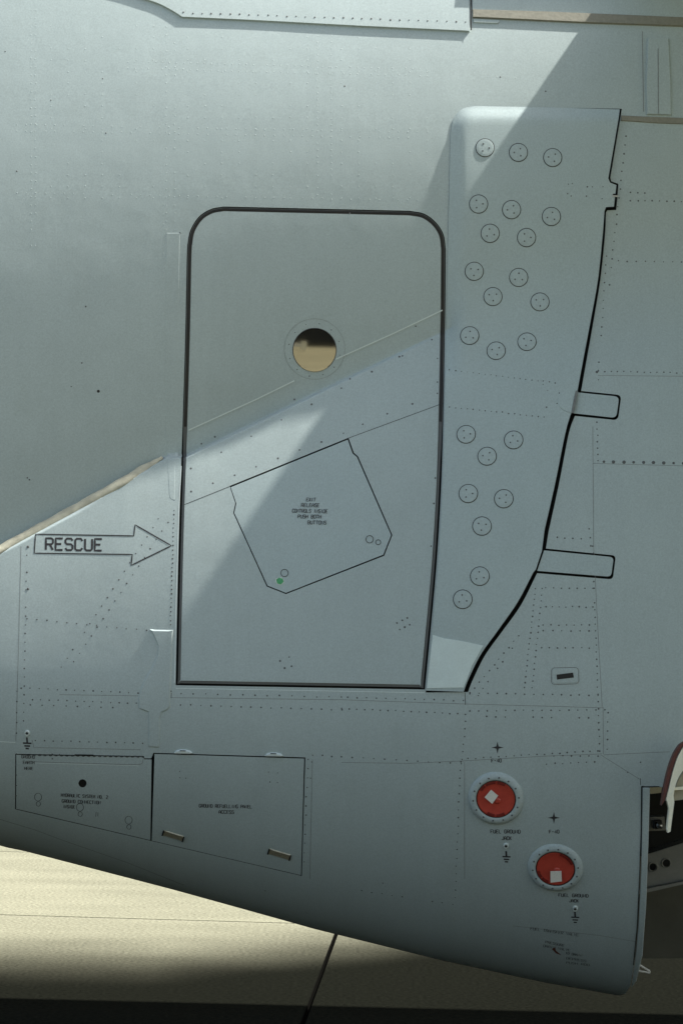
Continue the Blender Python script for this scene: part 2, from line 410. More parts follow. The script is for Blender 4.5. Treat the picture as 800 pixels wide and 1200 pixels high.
def dots(name, pts, rad, ht, m, parent, base=0., jit=.25, sides=6, **k):
    pts = np.array(pts, float); pts = pts+rng.normal(0, jit, pts.shape); c = unproj(pts); p, n = P(c[:, 0], c[:, 1], base)
    V, Fs, N = [], [], []
    for i in range(len(p)):
        r = rad*rng.uniform(.75, 1.2); a = np.cross(n[i], [0, 0, 1.]); a /= np.linalg.norm(a); b = np.cross(n[i], a); o = len(V)
        for s in range(sides):
            w_ = 2*math.pi*s/sides; V.append(p[i]+r*(a*math.cos(w_)+b*math.sin(w_)))
        for s in range(sides):
            w_ = 2*math.pi*s/sides; V.append(p[i]+.6*r*(a*math.cos(w_)+b*math.sin(w_))+n[i]*ht)
        for s in range(sides):
            t = (s+1) % sides; Fs.append((o+s, o+t, o+sides+t, o+sides+s)[::-1])
        Fs.append(tuple(o+sides+s for s in range(sides))[::-1])
    ob = meshobj(name, V, Fs, m, parent, **k)
    bm = bmesh.new(); bm.from_mesh(ob.data); bmesh.ops.recalc_face_normals(bm, faces=bm.faces)
    bm.to_mesh(ob.data); bm.free()
    return ob
def line(a, b, n, drop=0.):
    return [(a[0]+(b[0]-a[0])*i/(n-1), a[1]+(b[1]-a[1])*i/(n-1)) for i in range(n) if random.random() >= drop]
# stroke alphabet on a 4 x 6 cell
FONT = {'A': [[(0, 0), (0, 4), (2, 6), (4, 4), (4, 0)], [(0, 2.4), (4, 2.4)]], 'B': [[(0, 0), (0, 6), (3.2, 6), (4, 5), (4, 3.8), (3.2, 3.1), (0, 3.1)], [(3.2, 3.1), (4, 2.3), (4, .8), (3.2, 0), (0, 0)]],
 'C': [[(4, 4.8), (3.2, 6), (.8, 6), (0, 5.2), (0, .8), (.8, 0), (3.2, 0), (4, 1.2)]], 'D': [[(0, 0), (0, 6), (3, 6), (4, 5), (4, 1), (3, 0), (0, 0)]],
 'E': [[(4, 6), (0, 6), (0, 0), (4, 0)], [(0, 3.1), (3.2, 3.1)]], 'F': [[(4, 6), (0, 6), (0, 0)], [(0, 3.1), (3.2, 3.1)]],
 'G': [[(4, 4.9), (3.2, 6), (.8, 6), (0, 5.2), (0, .8), (.8, 0), (3.2, 0), (4, .8), (4, 2.8), (2.2, 2.8)]], 'H': [[(0, 0), (0, 6)], [(4, 0), (4, 6)], [(0, 3), (4, 3)]],
 'I': [[(2, 0), (2, 6)]], 'J': [[(4, 6), (4, .8), (3.2, 0), (.8, 0), (0, 1.2)]], 'K': [[(0, 0), (0, 6)], [(4, 6), (0, 2.6)], [(1.4, 3.6), (4, 0)]],
 'L': [[(0, 6), (0, 0), (4, 0)]], 'M': [[(0, 0), (0, 6), (2, 3), (4, 6), (4, 0)]], 'N': [[(0, 0), (0, 6), (4, 0), (4, 6)]],
 'O': [[(.8, 0), (0, .8), (0, 5.2), (.8, 6), (3.2, 6), (4, 5.2), (4, .8), (3.2, 0), (.8, 0)]], 'P': [[(0, 0), (0, 6), (3.2, 6), (4, 5.2), (4, 3.6), (3.2, 2.8), (0, 2.8)]],
 'R': [[(0, 0), (0, 6), (3.2, 6), (4, 5.2), (4, 3.7), (3.2, 2.9), (0, 2.9)], [(2.2, 2.9), (4, 0)]],
 'S': [[(4, 4.9), (3.2, 6), (.8, 6), (0, 5.2), (0, 3.9), (.8, 3.1), (3.2, 3.1), (4, 2.3), (4, .8), (3.2, 0), (.8, 0), (0, 1.1)]],
 'T': [[(2, 0), (2, 6)], [(0, 6), (4, 6)]], 'U': [[(0, 6), (0, .8), (.8, 0), (3.2, 0), (4, .8), (4, 6)]], 'V': [[(0, 6), (2, 0), (4, 6)]],
 'X': [[(0, 0), (4, 6)], [(0, 6), (4, 0)]], 'Y': [[(0, 6), (2, 3), (4, 6)], [(2, 3), (2, 0)]], '-': [[(.3, 3), (3.7, 3)]], '.': [[(1, 0), (1, .7)]],
 '4': [[(3, 0), (3, 6), (0, 2), (4, 2)]], '0': [[(.8, 0), (0, .8), (0, 5.2), (.8, 6), (3.2, 6), (4, 5.2), (4, .8), (3.2, 0), (.8, 0)]],
 '2': [[(0, 5), (.8, 6), (3.2, 6), (4, 5.2), (4, 3.8), (0, .6), (0, 0), (4, 0)]], ' ': []}
def text_lines(s, x0, y0, x1, y1, hgt, slant=0.):
    """word string from baseline start (x0,y0) to end (x1,y1), cap height hgt px"""
    ux, uy = x1-x0, y1-y0; L = math.hypot(ux, uy); ux, uy = ux/L, uy/L; vx, vy = uy, -ux
    adv = L/(len(s)-.28); cw = adv*.72; out = []
    for i, ch in enumerate(s):
        for pl in FONT[ch]:
            out.append(([(x0+ux*(i*adv+p[0]/4*cw+p[1]/6*hgt*slant)+vx*p[1]/6*hgt, y0+uy*(i*adv+p[0]/4*cw)+vy*p[1]/6*hgt) for p in pl], False))
    return out
def lettering(rows, wpx, m, parent, h=.0004, **k):
    return [strip_obj('lettering', text_lines(*r), wpx, m, parent, h, 3, **k) for r in rows]

# ------------------------------------------------------------------ ground
def ground_mat():
    m = bpy.data.materials.new('apron concrete'); m.use_nodes = True; n = m.node_tree; b = n.nodes['Principled BSDF']; L = n.links.new
    geo = n.nodes.new('ShaderNodeNewGeometry')
    def noise(s, d=6, vec=None):
        t = n.nodes.new('ShaderNodeTexNoise'); t.inputs['Scale'].default_value = s; t.inputs['Detail'].default_value = d
        L(vec or geo.outputs['Position'], t.inputs['Vector']); return t.outputs['Fac']
    def mr(src, a, b_, c, d):
        r = n.nodes.new('ShaderNodeMapRange'); r.inputs[1].default_value = a; r.inputs[2].default_value = b_; r.inputs[3].default_value = c; r.inputs[4].default_value = d
        L(src, r.inputs[0]); return r.outputs[0]
    def math_(op, a, b_):
        r = n.nodes.new('ShaderNodeMath'); r.operation = op
        for i, s in enumerate((a, b_)):
            if isinstance(s, (int, float)): r.inputs[i].default_value = s
            else: L(s, r.inputs[i])
        return r.outputs[0]
    mp = n.nodes.new('ShaderNodeMapping'); mp.inputs['Scale'].default_value = (.5, 1.3, 1); L(geo.outputs['Position'], mp.inputs['Vector'])
    stre = mr(noise(1.1, 8, mp.outputs[0]), .3, .7, .87, 1.1)
    spk = mr(noise(45, 3), .3, .7, .68, 1.32)
    big = mr(noise(.35, 4), .3, .7, .88, 1.1)
    val = math_('MULTIPLY', math_('MULTIPLY', stre, spk), big)
    c1 = n.nodes.new('ShaderNodeVectorMath'); c1.operation = 'SCALE'; c1.inputs[0].default_value = (.212, .209, .152); L(val, c1.inputs['Scale'])
    # soft shade under the aircraft, painted into the concrete colour
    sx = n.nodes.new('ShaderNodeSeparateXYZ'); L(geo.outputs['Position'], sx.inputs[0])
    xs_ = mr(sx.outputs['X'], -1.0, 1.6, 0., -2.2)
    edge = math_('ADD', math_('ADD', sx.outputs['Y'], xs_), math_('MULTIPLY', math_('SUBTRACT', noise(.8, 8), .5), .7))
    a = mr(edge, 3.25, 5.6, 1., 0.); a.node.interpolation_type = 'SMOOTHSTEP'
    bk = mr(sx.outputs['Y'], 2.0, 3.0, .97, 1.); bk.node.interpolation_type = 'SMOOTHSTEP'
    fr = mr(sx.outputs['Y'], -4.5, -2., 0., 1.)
    under_shade = math_('MULTIPLY', math_('MULTIPLY', math_('POWER', a, .55), bk), fr)
    mx = n.nodes.new('ShaderNodeMix'); mx.data_type = 'RGBA'; L(under_shade, mx.inputs[0]); L(c1.outputs[0], mx.inputs[6])
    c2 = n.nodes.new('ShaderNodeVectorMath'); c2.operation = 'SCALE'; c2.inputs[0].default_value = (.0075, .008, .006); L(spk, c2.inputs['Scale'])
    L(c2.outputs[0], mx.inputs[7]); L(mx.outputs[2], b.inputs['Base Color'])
    b.inputs['Roughness'].default_value = .9; b.inputs['Specular IOR Level'].default_value = 0.
    bn = n.nodes.new('ShaderNodeBump'); bn.inputs['Distance'].default_value = .01; L(noise(25, 6), bn.inputs['Height']); L(bn.outputs[0], b.inputs['Normal'])
    return m
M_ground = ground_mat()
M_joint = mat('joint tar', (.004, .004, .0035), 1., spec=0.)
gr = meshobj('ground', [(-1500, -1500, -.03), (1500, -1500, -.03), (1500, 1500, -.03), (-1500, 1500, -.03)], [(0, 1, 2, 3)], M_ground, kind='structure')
# concrete slabs: joints 12 mm wide, laid where the two joints in view run
SLX, SLY = 5.0, 5.0
jx, jy = .06, 6.55
def slab_mesh():
    g = .016; a, b = SLX-g, SLY-g; e = .005
    V = [(0, 0, -.03), (a, 0, -.03), (a, b, -.03), (0, b, -.03), (0, 0, -e), (a, 0, -e), (a, b, -e), (0, b, -e), (e, e, 0), (a-e, e, 0), (a-e, b-e, 0), (e, b-e, 0)]
    Fs = [(8, 9, 10, 11)]
    for o in (0, 4):
        for i in range(4): j = (i+1) % 4; Fs.append((o+i, o+j, o+4+j, o+4+i))
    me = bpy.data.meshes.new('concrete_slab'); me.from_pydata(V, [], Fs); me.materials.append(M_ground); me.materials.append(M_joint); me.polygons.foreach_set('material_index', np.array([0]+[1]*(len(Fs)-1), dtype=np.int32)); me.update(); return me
def ground_pt(px, py):
    d = FWD+RT*(px-400)/F-UP*(py-600)/F; return CAM-d*CAM[2]/d[2]
_a, _b = ground_pt(360, 1190), ground_pt(397, 1090)
ROT = math.atan2(_b[0]-_a[0], _b[1]-_a[1]); _c = ground_pt(180, 1077)
uy = np.array([math.sin(ROT), math.cos(ROT)]); ux_ = np.array([math.cos(ROT), -math.sin(ROT)])
J0 = _a[:2]+uy*np.dot(_c[:2]-_a[:2], uy)
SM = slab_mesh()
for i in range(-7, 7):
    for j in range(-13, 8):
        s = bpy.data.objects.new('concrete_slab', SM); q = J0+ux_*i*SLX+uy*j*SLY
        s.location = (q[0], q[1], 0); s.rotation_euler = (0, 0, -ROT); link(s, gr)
joint_bed = meshobj('joint_filler', [(-30, -50, -.022), (30, -50, -.022), (30, 36, -.022), (-30, 36, -.022)], [(0, 1, 2, 3)], M_joint, gr)

# ------------------------------------------------------------------ aircraft
air = empty('aircraft', (0, 2.1, 0), label='grey military transport aircraft flank with a closed RESCUE door and bolted panels', cat='aircraft')
air_inv = Matrix.Translation((0, -2.1, 0))
def fix(o): o.matrix_parent_inverse = air_inv; return o
_old_link = link
def link(o, parent=None, **k):
    o = _old_link(o, parent, **k)
    if parent is air: o.matrix_parent_inverse = air_inv
    return o
skin = sheet('fuselage_skin', cls == -1, M_skin, air, depth=.022, wallmat=M_void)
# inner structure behind every gap
ids = [i for i, r in enumerate(REG) if r[0].startswith('gap') and r[0] != 'gap_bay']+[region_id(x) for x in ('door', 'deflector', 'door_edge', 'tab1', 'tab2', 'hyd', 'refuel', 'release')]
lowx = np.arange(-1.45, 1.2, .06)
def backing():
    xa = np.arange(-1.4, 1.13, .04); va = np.arange(.75, 4.1, .04); X, Vv = np.meshgrid(xa, va)
    p, n = P(X.ravel(), Vv.ravel(), -.045); W = len(xa); H = len(va)
    Fs = [(i*W+j, i*W+j+1, (i+1)*W+j+1, (i+1)*W+j) for i in range(H-1) for j in range(W-1)]
    return meshobj('inner_frame', p, Fs, M_void, air, smooth=True)
backing()
# rest of the body: roof, belly and far flank, one loft
def body():
    xa = np.array(list(np.arange(X0, 1.19, .35))+[1.19]); secs = []
    for x in xa:
        pr = []
        top, _ = P(np.array([x]), np.array([VT])); bot, _ = P(np.array([x]), np.array([VB]))
        y0, z0 = top[0, 1], top[0, 2]
        for a in np.linspace(0, math.pi/2, 9): pr.append((x, y0+(1.25-y0)*(1-math.cos(a)), z0+.75*math.sin(a)))
        for a in np.linspace(math.pi/2, math.pi, 9)[1:]: pr.append((x, 1.25-(1.25-y0)*math.cos(a), z0+.75*math.sin(a)))
        pr.append((x, 2.5, 3.2)); pr.append((x, 2.4, 2.0)); pr.append((x, 2.1, float(zb(x))+.35)); pr.append((x, 1.8, float(zb(x))+.02))
        pr.append((x, 1.25, float(zb(x))+.0)); pr.append((x, bot[0, 1], bot[0, 2]))
        secs.append(pr)
    V = [q for s in secs for q in s]; n = len(secs[0])
    Fs = [(i*n+j, i*n+j+1, (i+1)*n+j+1, (i+1)*n+j) for i in range(len(secs)-1) for j in range(n-1)]
    meshobj('fuselage_shell', V, Fs, M_skin, air, smooth=True)
    # forward part over the wheel bay: roof and far flank only
    xb = np.arange(1.19, 7.2, .5); secs = []
    for x in xb:
        s = [(x, q[1], q[2]) for q in [(0,)+t[1:] for t in [(0, *r[1:]) for r in V[-n:]]]][:n-3]
        secs.append(s)
    V2 = [q for s in secs for q in s]; n2 = len(secs[0])
    Fs = [(i*n2+j, i*n2+j+1, (i+1)*n2+j+1, (i+1)*n2+j) for i in range(len(secs)-1) for j in range(n2-1)]
    meshobj('forward_shell', V2, Fs, M_skin, air, smooth=True)
body()
# wing above the right of the view; its trailing edge throws the long slanting shadow
def wing():
    xt = 1.13; z0 = 4.62
    prof = [(0, 0), (.9, .10), (2.2, .26), (3.4, .26), (4.1, .12), (4.25, -.02), (3.9, -.16), (2.6, -.2), (1.0, -.08), (0, -.02)]
    V = []; ys = [.35, -1.5, -4., -8., -14.]
    for y in ys:
        for (a, b) in prof: V.append((xt+a, y, z0+b+.012*abs(y)))
    n = len(prof); Fs = [(i*n+j, i*n+(j+1) % n, (i+1)*n+(j+1) % n, (i+1)*n+j) for i in range(len(ys)-1) for j in range(n)]
    Fs += [tuple(range(n)), tuple((len(ys)-1)*n+i for i in range(n))[::-1]]
    meshobj('wing', V, Fs, M_skin, air)
wing()

# ---- door
door = sheet('door', cls == region_id('door'), M_skin, air, h=.0, depth=.03, wallmat=M_black)
de = sheet('door_edge', cls == region_id('door_edge'), [M_edge][0], door, h=-.004, depth=.02, wallmat=M_black)
# black rubber seal round the upper part of the door
pts_up = [tuple(q) for q in door_out[(door_out[:, 1] < 505)]]
iL = [i for i, q in enumerate(door_out) if q[1] < 505]
up = inset(door_out, 3.2)[iL]
def tube(name, pts, rad, m, parent, base=0., sides=8, step=4, **k):
    d = densify(pts, step); c = unproj(d); p, n = P(c[:, 0], c[:, 1], base); t = np.gradient(p, axis=0); t /= np.linalg.norm(t, axis=1, keepdims=True)
    s = np.cross(n, t); V = []; Fs = []; N = []
    for i in range(len(p)):
        for a in range(sides):
            w_ = 2*math.pi*a/sides; V.append(p[i]+rad*(math.cos(w_)*s[i]+.8*math.sin(w_)*n[i]))
    for i in range(len(p)-1):
        for a in range(sides): b = (a+1) % sides; Fs.append((i*sides+a, i*sides+b, (i+1)*sides+b, (i+1)*sides+a))
    return meshobj(name, V, Fs, m, parent, smooth=True, **k)
tube('door_seal', up, .0068, M_seal, door, base=-.0075)
relp = sheet('release_panel', cls == region_id('release'), M_panel, door, h=.0006, depth=.02, wallmat=M_black)
strip_obj('panel_seam', [([(216, 591.5), (269.5, 570)], False), ([(408, 513.5), (519, 472.5)], False)], .7, M_seam, door)
# crease lip across the door: thin raised edge, its highlight painted in pale colour
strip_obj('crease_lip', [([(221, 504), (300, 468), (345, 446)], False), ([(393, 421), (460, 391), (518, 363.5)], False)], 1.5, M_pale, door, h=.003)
# window: recessed flat coated pane, clamp ring, screws
def window():
    c = unproj([(368.5, 410)]); p, n = P(c[:, 0], c[:, 1], -.008); p = p[0]; n = n[0]
    tilt = math.radians(WTILT); nn = np.array([WYAW, -math.cos(tilt), -math.sin(tilt)]); nn /= np.linalg.norm(nn)
    a = np.array([1., 0, 0]); a -= nn*np.dot(a, nn); a /= np.linalg.norm(a); b = np.cross(nn, a)
    V = [p]; N = 40
    for i in range(N): w_ = 2*math.pi*i/N; V.append(p+.0865*(a*math.cos(w_)+b*math.sin(w_)))
    for i in range(N): w_ = 2*math.pi*i/N; V.append(p-nn*.012+.0865*(a*math.cos(w_)+b*math.sin(w_)))
    Fs = [(0, 1+(i+1) % N, 1+i)[::-1] for i in range(N)]+[(1+i, 1+(i+1) % N, 1+N+(i+1) % N, 1+N+i) for i in range(N)]
    meshobj('window_pane', V, Fs, M_glass, door)
    strip_obj('window_rim', [(circ(368.5, 410, 25.4, n=48), True)], .8, M_seam, door, h=.0015, step=3)
    strip_obj('clamp_ring', [(circ(368.5, 409, 35.5, n=48), True)], .3, M_faint, door, h=.0012, step=3)
    dots('ring_screws', [(368.5+30.5*math.cos(t), 410+31*math.sin(t)) for t in np.linspace(.2, 6.48, 12, endpoint=False)], .0026, .0005, M_grime, door, kind='stuff')
WTILT, WYAW = 5.33, 0.0
window()
ds = line((224, 549), (506, 398), 9)+line((224, 576), (402, 508), 8)+line((425, 497), (512, 461), 4)+\
     [(252, 512), (300, 495), (345, 468), (410, 444), (468, 418), (487, 382), (236, 520), (405, 416), (512, 420), (512, 448)]
ds += line((328, 775), (334, 783), 2)+[(339, 770), (341, 781), (465, 730), (471, 727), (477, 724), (468, 738), (474, 735), (480, 732)]
ds += [(510, 560), (508, 590), (505, 640), (377, 604), (399, 616), (415, 612)]
dots('door_screws', ds, .0040, .0004, M_grime, door, kind='stuff')
for cx, cy, r in ((433, 632, 4.3), (443, 635.5, 2.9), (333.5, 671.5, 4.3)):
    strip_obj('push_button', [(circ(cx, cy, r, n=20), True)], .8, M_seam, door, h=.0018, step=2)
lettering([('EXIT', 359, 587.5, 369.5, 587.7, 4, .1), ('RELEASE', 353, 594, 374, 594.2, 4, .1), ('CONTROLS INSIDE', 342.5, 600.5, 383.5, 601.3, 4, .1),
           ('PUSH BOTH', 349, 607.2, 376, 607.6, 4, .1), ('BUTTONS', 360.5, 614.2, 382, 614.6, 4, .1)], .8, M_markf, door, h=.0022)
plate('paint_chip', [(323, 678), (326, 677), (330, 676.5), (332.5, 679), (333, 683), (329, 686), (324.5, 684.5), (322.5, 681)], M_chip, door, h=.0012, bev=.001)
plate('paint_chip', [(323.5, 679), (327, 676.8), (331.5, 678), (332.6, 682), (329, 685.4), (324.5, 683.8)], M_green, door, h=.002, bev=.0006, label='green chipped paint spot')

# ---- deflector panel
_tl = unproj(densify([(722, 127), (640, 126)]+smooth([(556, 124.5), (541, 128), (531, 140), (527.5, 158)], 5)+[(526, 230), (524, 310), (523, 370), (522, 430)], 5))
def h_defl(q):
    d = np.min(np.hypot(q[:, None, 0]-_tl[None, :, 0], q[:, None, 1]-_tl[None, :, 1]), 1)
    fall = .006+.010*sstep(2.3, 3.4, q[:, 1])
    bw = .055+.03*0
    return .003+fall*sstep(0, 1, d/bw)*1.0
defl_o = sheet('deflector_panel', cls == region_id('deflector'), M_panel, air, depth=.03, hfun=h_defl, wallmat=M_void)
for t in ('tab1', 'tab2'): sheet('hinge_tab', cls == region_id(t), M_panel, defl_o, h=.002, depth=.02, wallmat=M_black)
def hd(px, py):
    c = unproj([(px, py)]); return float(h_defl(c)[0])
def host_h(px, py): return hd(px, py)
plugs = [(567.5, 174.5), (606.5, 180), (646.5, 186), (560, 240), (598.5, 246.5), (645, 254.5), (573.5, 274), (616, 279), (555, 318.5), (607, 326), (577, 348.5), (632, 355),
         (550, 394.5), (617, 402), (581, 412.5), (546, 510), (601.5, 516.5), (570.5, 535.5), (548.5, 579), (590, 585), (564.5, 617), (562, 675.5), (542, 702.5)]
def plug_mesh():
    V = []; Fs = []; mi = []; N = 28; R = .0375
    prof = [(R, -.004), (R, .0008), (R-.0024, .0009), (R-.0028, .0006), (R-.0034, .0018), (R-.012, .0024), (0, .0026)]
    for r, h in prof[:-1]:
        for i in range(N): w_ = 2*math.pi*i/N; V.append((r*math.cos(w_), r*math.sin(w_), h))
    V.append((0, 0, prof[-1][1])); K = len(prof)-1
    for k in range(K-1):
        for i in range(N): j = (i+1) % N; Fs.append((k*N+i, k*N+j, (k+1)*N+j, (k+1)*N+i)); mi.append(1 if k < 3 else 0)
    for i in range(N): Fs.append(((K-1)*N+i, (K-1)*N+(i+1) % N, len(V)-1)); mi.append(0)
    for a in (0.2, 2.3, 4.4):
        cx, cy = .0165*math.cos(a), .0165*math.sin(a); o = len(V)
        for i in range(6): w_ = math.pi*i/3; V.append((cx+.0034*math.cos(w_), cy+.0034*math.sin(w_), .0033))
        for i in range(6): w_ = math.pi*i/3; V.append((cx+.0034*math.cos(w_), cy+.0034*math.sin(w_), .0015))
        Fs.append(tuple(o+i for i in range(6))); mi.append(2)
        for i in range(6): j = (i+1) % 6; Fs.append((o+6+i, o+6+j, o+j, o+i)); mi.append(2)
    me = bpy.data.meshes.new('round_plug'); me.from_pydata(V, [], Fs)
    for m in (M_panel, M_seam, M_grime): me.materials.append(m)
    me.polygons.foreach_set('material_index', np.array(mi, dtype=np.int32)); me.update(); return me
PM = plug_mesh()
def place(o, px, py, base, spin=0., hf=None, lean=0.):
    c = unproj([(px, py)]); p, n = P(c[:, 0], c[:, 1], base)
    if hf:
        e = .03; tri = [c[0]+np.array(t)*e for t in ((-1, 0), (1, 0), (0, -1), (0, 1))]
        a4 = [P(t[None, 0], t[None, 1], hf(t[None]))[0][0] for t in tri]; n = np.cross(a4[1]-a4[0], a4[3]-a4[2])[None]
    n = Vector(n[0]).normalized(); n = (n+Vector((0, -lean, lean*.15))).normalized(); q = n.to_track_quat('Z', 'Y')
    o.matrix_basis = Matrix.Translation(Vector(p[0])) @ q.to_matrix().to_4x4() @ Matrix.Rotation(spin, 4, 'Z')
for px, py in plugs:
    o = bpy.data.objects.new('round_plug', PM); link(o, defl_o); place(o, px, py, hd(px, py)+.0003, random.uniform(0, 6.28), h_defl)
def on_panel(pts):   # split by local height
    return sum(hd(*p) for p in pts)/len(pts)
for ln_ in (line((527, 435), (650, 450), 19), line((527, 478), (637, 490), 17), [(636, 452), (641, 459), (640, 478), (655, 462), (662, 466), (663, 479), (652, 474)],
            [(665, 217), (669, 216), (687, 220), (693, 220), (705, 220), (664, 228), (668, 231), (686, 231), (704, 234)]):
    dots('panel_rivets', ln_, .003, .0008, M_grime, defl_o, base=on_panel(ln_), kind='stuff')
# pale patch on the foot of the deflector
kick = [(507, 744), (520, 748), (540, 751), (566, 756.5), (553, 780), (543.2, 806), (500, 806.5)]
plate('foot_patch', kick, M_kick, defl_o, h=.0015, bev=.001, base=hd(530, 780)+.0005, label='pale foot of the panel')
plate('hinge_doubler', rounded([(652, 461), (674, 460), (669, 486), (654, 480)], [8, 0, 0, 8]), M_panel, defl_o, h=.0015, bev=.002, base=hd(662, 472))
strip_obj('hinge_line', [([(675.5, 459.5), (670.5, 485.5)], False)], 3, M_faint, defl_o, h=hd(670, 475)+.003)
strip_obj('latch_slot', [([(716, 230.5), (723, 231)], False)], 2, M_steel, defl_o, h=.02)

# ---- lower hatches
hy = sheet('hydraulic_hatch', cls == region_id('hyd'), M_skin, air, depth=.02, wallmat=M_void)
rf = sheet('refuelling_hatch', cls == region_id('refuel'), M_skin, air, depth=.02, wallmat=M_void)
wav = [(30+i*1.6, 884.2+.016*i*1.6+(.9 if (i//2) % 2 else -.5)) for i in range(0, 88)]
strip_obj('piano_hinge', [(wav, False)], .9, M_seam, hy, h=.002, step=2)
strip_obj('hinge_slot', [([(88, 884.2), (110, 884.6)], False)], 1.6, M_black, hy, h=.003)
strip_obj('hinge_leaf_edge', [([(38, 892.6), (163, 896.2), (167, 894.5), (168, 890)], False)], .6, M_faint, hy)
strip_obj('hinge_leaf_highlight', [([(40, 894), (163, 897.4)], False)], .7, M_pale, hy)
for cx, cy in ((45, 934), (94, 946), (151, 961)):
    strip_obj('quarter_turn_latch', [(circ(cx, cy, 4.2, 4.6, 18), True), (circ(cx+.3, cy+8, 2.5, 2.8, 14), True)], .75, M_markf, hy, h=.0004, step=2)
plate('plug_disc', circ(97, 918, 4.6, 4.6, 18), M_black, hy, h=-.004, bev=.0005)
lettering([('HYDRAULIC SYSTEM NO. 2', 72, 933.4, 126.5, 936, 3.6), ('GROUND CONNECTION', 73, 940.3, 118, 942.4, 3.6), ('INSIDE', 74.5, 946.8, 88, 947.4, 3.6)], 1., M_markf, hy)
strip_obj('small_mark', [([(112.5, 957), (113, 951.5)], False), ([(115, 956.5), (115.3, 951.8)], False)], .6, M_markf, hy)
for cx, cy in ((215, 880.8), (321, 884.3)):
    plate('hinge', [(cx-11, cy+1), (cx-8, cy-1.8), (cx-3, cy-2.8), (cx+3, cy-2.6), (cx+8, cy-1.4), (cx+11, cy+1.4), (cx+8, cy+2.2), (cx-8, cy+1.9)], M_pale, rf, h=.010, bev=.003, step=2)
    strip_obj('hinge_pin', [([(cx-3.5, cy-2.4), (cx+3.5, cy-2.2)], False)], 1., M_black, rf, h=.012)
for a, b in (((191.5, 975.3), (215, 982.5)), ((315, 997), (340, 1004.5))):
    ux, uy = (b[0]-a[0])/24.6, (b[1]-a[1])/24.6; nx, ny = -uy*3, ux*3
    plate('flush_handle', [(a[0]-nx, a[1]-ny), (b[0]-nx, b[1]-ny), (b[0]+nx, b[1]+ny), (a[0]+nx, a[1]+ny)], M_brass, rf, h=.004, bev=.002, step=3)
    for q in (a, b): strip_obj('handle_end', [([(q[0]-nx*1.1, q[1]-ny*1.1), (q[0]+nx*1.1, q[1]+ny*1.1)], False)], 1.7, M_black, rf, h=.0055, step=2)
lettering([('GROUND REFUELLING PANEL', 233.5, 946, 295, 947.3, 3.8), ('ACCESS', 256.5, 953.2, 274, 953.6, 3.8)], 1., M_markf, rf)
dots('hatch_rivets', [(211, 911), (218, 912), (211, 904), (315, 905), (325, 906), (316, 916), (325, 917)], .003, .0008, M_grime, rf, kind='stuff')

# ---- doublers, fillet, sealant
plate('door_frame_doubler', [(175, 737), (204, 737.5), (203, 760), (202, 790), (201, 815), (200.5, 829), (197, 833), (190.5, 836), (189, 842), (188, 875), (186, 877), (175, 876.5), (173, 874), (173, 835), (168, 833.5), (162, 831), (161.5, 818), (164, 807), (170, 794), (178, 780), (183.5, 767), (184.5, 757), (180, 747)], M_skin, air, h=.004, bev=.008)
plate('door_frame_strip', rounded([(192, 270), (214, 270), (211.5, 400), (209.5, 505), (207.5, 589), (196, 589), (191, 500)], [3, 2, 0, 0, 3, 9, 0]), M_skin, air, h=.0005, bev=.012)
plate('wing_fillet', [(-200, -40), (60, -30), (150, -6)]+smooth([(168, 0), (185, 5.5), (200, 13), (213.5, 21.5)], 5)+[(300, 25.5), (420, 32), (550, 38), (550.5, -40)], M_skin, air, h=.010, bev=.003)
plate('upper_panel', [(552.5, 13), (820, 23), (820, -40), (553, -40)], M_skin, air, h=.008, bev=.002)
plate('fillet_tab', rounded([(554, 22.5), (585, 24), (584, 28.2), (554, 27)], [0, 0, 2, 2]), M_skin, air, h=.006, bev=.002)
strip_obj('fillet_gap', [([(551.4, -20), (551.4, 37)], False)], 1.6, M_black, air, h=.012)
plate('upper_sealant_strip', [(553, 11.5), (640, 14), (820, 21.7), (820, 32.6), (690, 28), (553, 21.6)], M_tan2, air, h=.011, bev=.003, label='straight brown sealant strip near the wing')
plate('short_sealant_strip', [(727, 135), (760, 136.5), (830, 139), (830, 147), (770, 145), (726.5, 142)], M_tan2, air, h=.005, bev=.003, label='short sealant strip beside the panel top')
_bead = densify([(-24, 659.5), (0, 646), (30, 629.5), (60, 613), (95, 594), (130, 574.5), (160, 557), (190, 538)], 3)
def bead():
    c = unproj(_bead); p, _ = P(c[:, 0], c[:, 1], 0.); k = np.ones(15)/15
    pp = np.pad(p, ((7, 7), (0, 0)), mode='reflect', reflect_type='odd'); p = np.stack([np.convolve(pp[:, i], k, 'valid') for i in range(3)], 1)
    t = np.gradient(p, axis=0); t /= np.linalg.norm(t, axis=1, keepdims=True)
    nn = np.array([0, -.94, .34]); nn = nn-t*(t@nn)[:, None]; nn /= np.linalg.norm(nn, axis=1, keepdims=True); sd_ = np.cross(nn, t)
    rr = .0195*np.interp(np.arange(len(p)), [0, len(p)-9, len(p)-1], [1, 1, .35])*(1+.10*np.sin(np.arange(len(p))*.55)*rng.uniform(.2, 1, len(p))); S = 12; V = []; Fs = []
    wob = np.convolve(rng.normal(0, .0014, len(p)+6), np.ones(7)/7, 'valid')
    for i in range(len(p)):
        for j in range(S):
            w_ = 2*math.pi*j/S; V.append(p[i]+rr[i]*math.cos(w_)*sd_[i]+(.008*math.sin(w_)+.013)*nn[i]+sd_[i]*wob[i])
    for i in range(len(p)-1):
        for j in range(S): q = (j+1) % S; Fs.append((i*S+j, i*S+q, (i+1)*S+q, (i+1)*S+j))
    Fs.append(tuple((len(p)-1)*S+j for j in range(S)))
    o = meshobj('diagonal_sealant_strip', V, Fs, M_tan, air, smooth=True, label='cream sealant strip along the crease left of the door')
    bm = bmesh.new(); bm.from_mesh(o.data); bmesh.ops.recalc_face_normals(bm, faces=bm.faces); bm.to_mesh(o.data); bm.free()
bead()
